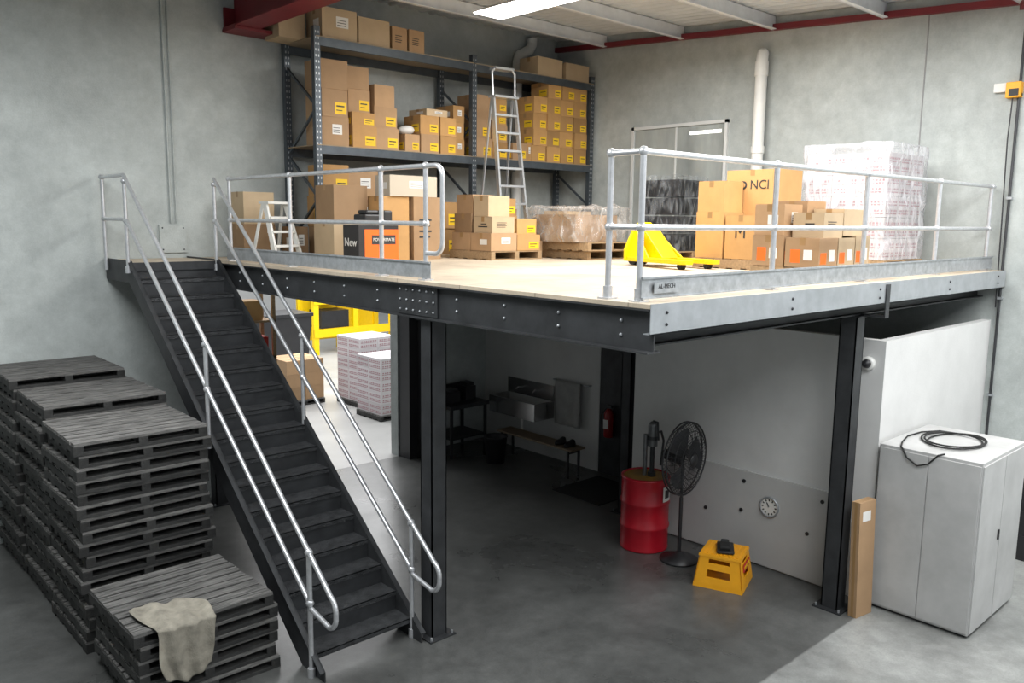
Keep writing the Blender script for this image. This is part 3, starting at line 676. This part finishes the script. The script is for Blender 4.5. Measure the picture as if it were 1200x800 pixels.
b=MB(); frust(b,.265,.26,0,.05,M_crate)
for a in range(4):
    R4=Matrix.Rotation(a*math.pi/2,3,'Z')
    def q(pts): return [R4@Vector(p) for p in pts]
    def pan(x0,x1,z0,z1):
        g=lambda x,z:(x*(.26-.045*(z-.05)/.3)/.26,-(.26-.045*(z-.05)/.3),z)
        P=[g(x0,z0),g(x1,z0),g(x1,z1),g(x0,z1)]; P2=[(p[0],p[1]+.012,p[2]) for p in P]
        b.hexa(q(P+P2),M_crate)
    pan(-.26,-.13,.05,.34); pan(.13,.26,.05,.34); pan(-.13,.13,.05,.12); pan(-.13,.13,.20,.27); pan(-.13,.13,.315,.34)
frust(b,.225,.22,.335,.36,M_crate)
for a in range(-4,5): b.box(-.19,a*.045-.01,.36,.19,a*.045+.01,.366,M_crate)
b.obj('body',cr)
np_=MB().box(-.13,-.246,.195,.13,-.237,.275,M_redp2).obj('name_panel',cr)
mk('lettering',textmesh('CORONA',.055,M_jack),np_,loc=(0,-.248,.235),rot=RF)
b=MB().box(-.16,-.10,0,.14,.08,.035,M_black).box(-.12,-.06,.035,.04,.06,.075,M_rub).box(.03,-.05,.03,.16,.04,.06,M_dark)
b.obj('work_glove',label='pair of dark work gloves on the yellow stool',category='gloves',loc=(3.12,1.20,.367),rz=.6,bevel=.014)
gg=thing('wall_dial','round white dial gauge mounted on the panel','gauge',(PX-.03,1.06,.73))
RYm=Matrix.Rotation(-math.pi/2,3,'Y')
MB().lathe([(.001,0),(.115,0),(.12,.02),(.105,.03),(.1,.02)],M_galv,n=30,rot=RYm).obj('rim',gg)
MB().lathe([(.1,.018),(.001,.018)],M_dial,n=30,rot=RYm).obj('dial',gg)
b=MB()
for i in range(12):
    t=2*math.pi*i/12; b.beam((-.021,.07*math.cos(t),.07*math.sin(t)),(-.021,.09*math.cos(t),.09*math.sin(t)),.012,.004,M_ink,up=(1,0,0))
b.obj('tick_marks',gg)
MB().beam((-.022,0,0),(-.022,.03,.05),.008,.004,M_ink,up=(1,0,0)).obj('hand',gg)
MB().lathe([(.07,0),(.07,.03),(.06,.05),(.045,.05)],M_pvc,n=24,rot=RYm).lathe([(.045,.05),(.04,.075),(.02,.09),(.001,.093)],M_black,n=24,rot=RYm).obj('dome_camera',label='small white dome security camera on partition',category='camera',loc=(PX,.08,2.50))
lc=MB().box(-.13,-.045,0,.13,.045,1.18,M_card).obj('long_carton',label='tall narrow brown carton leaning by the column',category='box',loc=(3.50,-.15,0),rot=(math.radians(-2),0,-.15))
MB().box(-.08,-.047,.98,.05,-.045,1.08,M_wpap).obj('printed_label',lc); MB().box(-.131,-.015,.0,.131,.015,1.1805,M_tape).obj('packing_tape',lc)
cb=thing('storage_cabinet','light grey two-door steel cabinet beside partition','cabinet',(3.75,-1.07,0))
CW,CD,CH=1.22,.95,1.72
MB().box(0,0,.03,CW,CD,CH,M_cab).box(.03,.03,0,CW-.03,CD-.03,.03,M_dark).obj('body',cb,bevel=.004)
MB().box(-.012,.01,.05,0,CD*.5-.004,CH-.03,M_cab).obj('side_panel',cb,bevel=.003)
MB().box(-.012,CD*.5+.004,.05,0,CD-.01,CH-.03,M_cab).obj('side_panel',cb,bevel=.003)
for i in range(2):
    x0=.01+i*CW/2; d=MB().box(x0,-.014,.05,x0+CW/2-.015,0,CH-.03,M_cab).obj('door',cb,bevel=.003)
    if i==0: MB().box(CW/2-.07,-.03,.86,CW/2-.045,-.014,.96,M_black).obj('handle',d,bevel=.004)
cc=MB(); pts=[]
for i in range(97):
    t=2*math.pi*i/32; q=i/96
    pts.append((.03*math.sin(q*9)+(.34+.04*math.sin(q*5))*math.cos(t),.02*math.cos(q*7)+(.26+.03*math.cos(q*6))*math.sin(t),.010+.010*q+.006*(1+math.sin(1.5*t))))
pts+=[(.3,.25,.02),(.1,.36,.02),(-.15,.40,.012),(-.42,.34,.012),(-.60,.28,.012),(-.635,.25,.0),(-.645,.20,-.08),(-.64,.10,-.14),(-.645,.0,-.10),(-.63,-.08,.0),(-.58,-.12,.012)]
cc.tube(pts,.0085,M_rub,6)
cc.obj('cable_coil',label='black rubber cable coiled on the cabinet top',category='cable',loc=(4.36,-.60,CH))
for i in range(3):
    b=MB().box(-.2,-.16,0,.2,.16,.02,M_black)
    for sx in (-1,1): b.hexa([(sx*.19-.008,-.16,.02),(sx*.19+.008,-.16,.02),(sx*.19+.008,.16,.02),(sx*.19-.008,.16,.02),(sx*.2-.008,-.17,.3),(sx*.2+.008,-.17,.3),(sx*.2+.008,.17,.3),(sx*.2-.008,.17,.3)],M_black)
    for sy in (-1,1): b.box(-.2,sy*.16-.008,.02,.2,sy*.16+.008,.3,M_black)
    b.obj('stacking_crate',label='black stacking crate against the concrete wall',category='crate',group='stacked black crates',loc=(6.45,-.72,i*.29))
sk=thing('trough_sink','stainless steel wall-mounted trough sink','sink',(5.075,6.3,0))
b=MB(); b.box(-.45,-.55,.68,-.43,.55,.96,M_ss).box(-.43,-.55,.68,0,-.53,.96,M_ss).box(-.43,.53,.68,0,.55,.96,M_ss).box(-.43,-.53,.68,-.0,.53,.70,M_ss)
b.obj('basin',sk); MB().box(-.02,-.55,.96,0,.55,1.22,M_ss).obj('splashback',sk)
for s in (-.2,.2): MB().tube([(-.02,s,1.08),(-.1,s,1.1),(-.16,s,1.06)],.014,M_ss,8).obj('tap',sk)
MB().tube([(-.2,0,.68),(-.2,0,.3),(-.1,0,.25),(0,0,.25)],.025,M_pvc).obj('waste_pipe',sk)
MB().tube([(5.085,5.72,1.34),(5.02,5.72,1.34),(5.02,4.95,1.34),(5.085,4.95,1.34)],.012,M_galv,8).obj('towel_rail',label='metal towel rail fixed to the white wall',category='rail')
V=[];F=[]; 
for i in range(16):
    for j in range(14):
        u=i/15;v=j/13; y=5.08+.55*u; V.append((4.985-.02*math.sin(u*18)*v-.01,y+.03*v*math.sin(u*7),1.36-.72*v))
for i in range(15):
    for j in range(13): F.append((i*14+j,(i+1)*14+j,(i+1)*14+j+1,i*14+j+1))
o=MB().add(V,F,M_towel,True).obj('towel',label='grey towel hanging from the wall rail',category='towel'); so=o.modifiers.new('s','SOLIDIFY'); so.thickness=.012
bn=thing('bench','low wooden bench with black steel legs by the wall','bench',(4.62,5.62,0))
MB().box(-.16,-.85,.42,.16,.85,.45,M_bench).obj('seat',bn,bevel=.004)
for sy in (-.75,.75):
    for sx in (-.12,.12): MB().box(sx-.015,sy-.015,0,sx+.015,sy+.015,.42,M_black).obj('leg',bn)
    MB().box(-.12,sy-.01,.36,.12,sy+.01,.38,M_black).obj('brace',bn)
for i,yy in enumerate((4.95,5.15)):
    b=MB().lathe([(.001,0),(.05,0),(.055,.03),(.045,.06),(.03,.075),(.001,.078)],M_black,n=12); b.V=[Vector((v.x*2.3,v.y,v.z+(.03 if v.x>.02 and v.z>.05 else 0))) for v in b.V]
    b.obj('shoe',label='black work shoe on the low bench',category='shoe',group='pair of work shoes',loc=(4.62,yy,.45))
wb=thing('workbench','dark steel workbench against the concrete wall','table',(3.72,6.75,0))
MB().box(0,0,.82,.82,.7,.88,M_dark).box(.02,.66,.88,.80,.7,1.1,M_dark).obj('top',wb)
for x in (.03,.75):
    for y in (.03,.64): MB().box(x,y,0,x+.04,y+.04,.82,M_dark).obj('leg',wb)
MB().box(.05,.05,.3,.77,.65,.33,M_dark).obj('lower_shelf',wb)
for i,(x,w,h) in enumerate(((.08,.3,.22),(.5,.22,.3))):
    MB().box(-w/2,-.12,0,w/2,.12,h*.8,M_black).box(-w/2+.03,-.1,h*.8,w/2-.03,.1,h,M_dark).obj('tool_case',label='black tool case on the workbench',category='case',loc=(3.72+x+w/2,7.1,.88),bevel=.006)
MB().lathe([(.001,0),(.15,0),(.19,.42),(.2,.43),(.19,.44),(.18,.42),(.14,.03),(.001,.03)],M_black,n=20).obj('waste_bin',label='round black waste bin beside the bench',category='bin',loc=(4.2,6.2,0))
ex=thing('fire_extinguisher','red fire extinguisher hung on dark infill panel','fire extinguisher',(5.02,4.52,.62))
MB().lathe([(.001,0),(.07,0),(.075,.02),(.075,.36),(.05,.42),(.025,.45),(.001,.45)],M_ext,n=18).obj('cylinder_body',ex)
MB().box(-.02,-.06,.45,.02,.05,.5,M_black).obj('valve',ex)
MB().tube([(0,.04,.46),(-.06,.1,.35),(-.05,.09,.1)],.01,M_black,6).obj('hose',ex)
MB().box(-.077,-.045,.14,-.07,.045,.28,M_wpap).obj('instruction_label',ex)
MB().box(3.9,3.7,0,4.9,4.6,.012,M_rub).obj('floor_mat',label='black rubber mat on the concrete floor',category='mat')
b=MB().box(3.22,7.2,0,3.38,7.48,3.0,M_black).cyl((3.5,7.3,0),(3.5,7.3,3.0),.09,M_black,16)
b.lathe([(.001,0),(.16,0),(.16,.2),(.1,.26),(.09,.3)],M_rub,(3.5,7.3,0),18)
b.obj('door_guide',label='dark steel roller-door guide beside the opening',category='door guide')
# ---------------------------------------------------------------- annex goods
def apal(x,y,n1,n2,n3,w,h,m,sty,lab,grp):
    o=mk('pallet',PM,label='weathered pallet under cartons in next room',category='pallet',group='annex pallets',loc=(x-.03,y-.03,0))
    o.scale=(n1*(w+.005)/1.12,n2*(w+.005)/1.06,1)
    for i in range(n1):
        for j in range(n2):
            for kk in range(n3):
                carton(x+w/2+i*(w+.005),y+w/2+j*(w+.005),PH+kk*(h+.002),w,w,h,sty=sty,m=m,grp=grp,lab=lab)
AL='white carton printed with red bands on annex pallet'; AG='annex red-banded cartons'
apal(4.30,9.65,2,2,5,.42,.22,M_carw,'redprint',AL,AG)
apal(4.62,10.9,2,2,6,.44,.22,M_carw,'redprint',AL,AG)
apal(3.50,11.9,2,2,3,.42,.28,M_card,'plain','brown carton on annex pallet','annex brown cartons')
yr=thing('yellow_rack','yellow painted steel rack frame','rack',(7.2,17.4,0))
for x in (0,1.3,2.6):
    for y in (0,.9): MB().box(x,y,0,x+.16,y+.12,2.9,M_jack).obj('upright',yr)
for z in (.5,1.45,2.4): MB().box(0,-.02,z,2.7,.02,z+.24,M_jack).obj('beam',yr)
MB().box(0,.95,.3,2.7,.98,2.8,M_jack).obj('back_panel',yr)
for z in (.74,1.69): MB().box(.3,.1,z,1.2,.8,z+.5,M_black).obj('stored_goods',yr)
wbn=thing('wheelie_bin','large black wheeled waste bin','bin',(4.35,14.8,0))
MB().hexa([(0,0,.15),(1.2,0,.15),(1.2,.8,.15),(0,.8,.15),(-.1,-.1,1.5),(1.3,-.1,1.5),(1.3,.9,1.5),(-.1,.9,1.5)],M_black).obj('body',wbn)
MB().box(-.13,-.13,1.5,1.33,.93,1.58,M_black).obj('lid',wbn)
for x in (.15,1.05):
    for y in (.1,.7): MB().cyl((x-.03,y,.08),(x+.03,y,.08),.08,M_rub,14).obj('wheel',wbn)
ts=thing('timber_shelf','tall timber shelf holding red and brown goods','shelving',(.72,8.1,0))
for x in (0,.62):
    for y in (0,.4): MB().box(x,y,0,x+.05,y+.05,2.8,M_wood2).obj('post',ts)
for z in (.6,1.2,1.8,2.35): MB().box(.0,0,z-.03,.67,.45,z,M_wood2).obj('shelf',ts)
for z,w,m in ((.6,.5,M_card),(1.2,.45,M_ink),(1.8,.5,M_redp2),(2.35,.42,M_card2)): 
    MB().box(.07,.05,0,.07+w,.38,.3,m).obj('storage_tub',label='small goods tub on the timber shelf',category='box',loc=(.72,8.1,z),bevel=.01)
# ---------------------------------------------------------------- lights
def area(name,loc,size,power,rot=(0,0,0),col=(1,1,1),sy=None):
    l=bpy.data.lights.new(name,'AREA'); l.energy=power; l.color=col; l.shape='RECTANGLE'; l.size=size; l.size_y=sy or size
    o=bpy.data.objects.new(name,l); COL.objects.link(o); o.location=loc; o.rotation_euler=rot; return o
area('skylight_fill',(3.4,1.6,6.4),2.2,450,sy=5,col=(1,.99,.975))
area('skylight_fill',(-3.0,2.2,6.35),2.5,390,sy=5,col=(.96,.985,1))
area('skylight_fill',(0,-3.5,6.1),4,400,sy=3,col=(.96,.985,1))  # unseen area lamp added overhead on the camera side
area('skylight_fill',(5.0,-3.5,6.1),3,370,sy=3,col=(1,1,1))  # unseen overhead fill, added to brighten the partition side
area('annex_lamp',(6,14,4.8),8,1350,sy=10)
w=bpy.data.worlds.new('world'); SC.world=w; w.use_nodes=True; w.node_tree.nodes['Background'].inputs[0].default_value=(.88,.94,1,1); w.node_tree.nodes['Background'].inputs[1].default_value=.55
# ---------------------------------------------------------------- camera
az,p,r=.8270,.1456,.0112
F_=Vector((math.cos(p)*math.cos(az),math.cos(p)*math.sin(az),-math.sin(p)))
R0=Vector((math.sin(az),-math.cos(az),0)); U0=R0.cross(F_)
Rv=math.cos(r)*R0+math.sin(r)*U0; Uv=-math.sin(r)*R0+math.cos(r)*U0
cd=bpy.data.cameras.new('camera'); co=bpy.data.objects.new('camera',cd); COL.objects.link(co)
Mx=Matrix((Rv,Uv,-F_)).transposed().to_4x4(); Mx.translation=Vector((-4.4286,-3.5449,3.8887)); co.matrix_world=Mx
cd.sensor_width=36; cd.lens=969.46/1200*36; cd.clip_start=.05
SC.camera=co
SC.view_settings.view_transform='Standard'
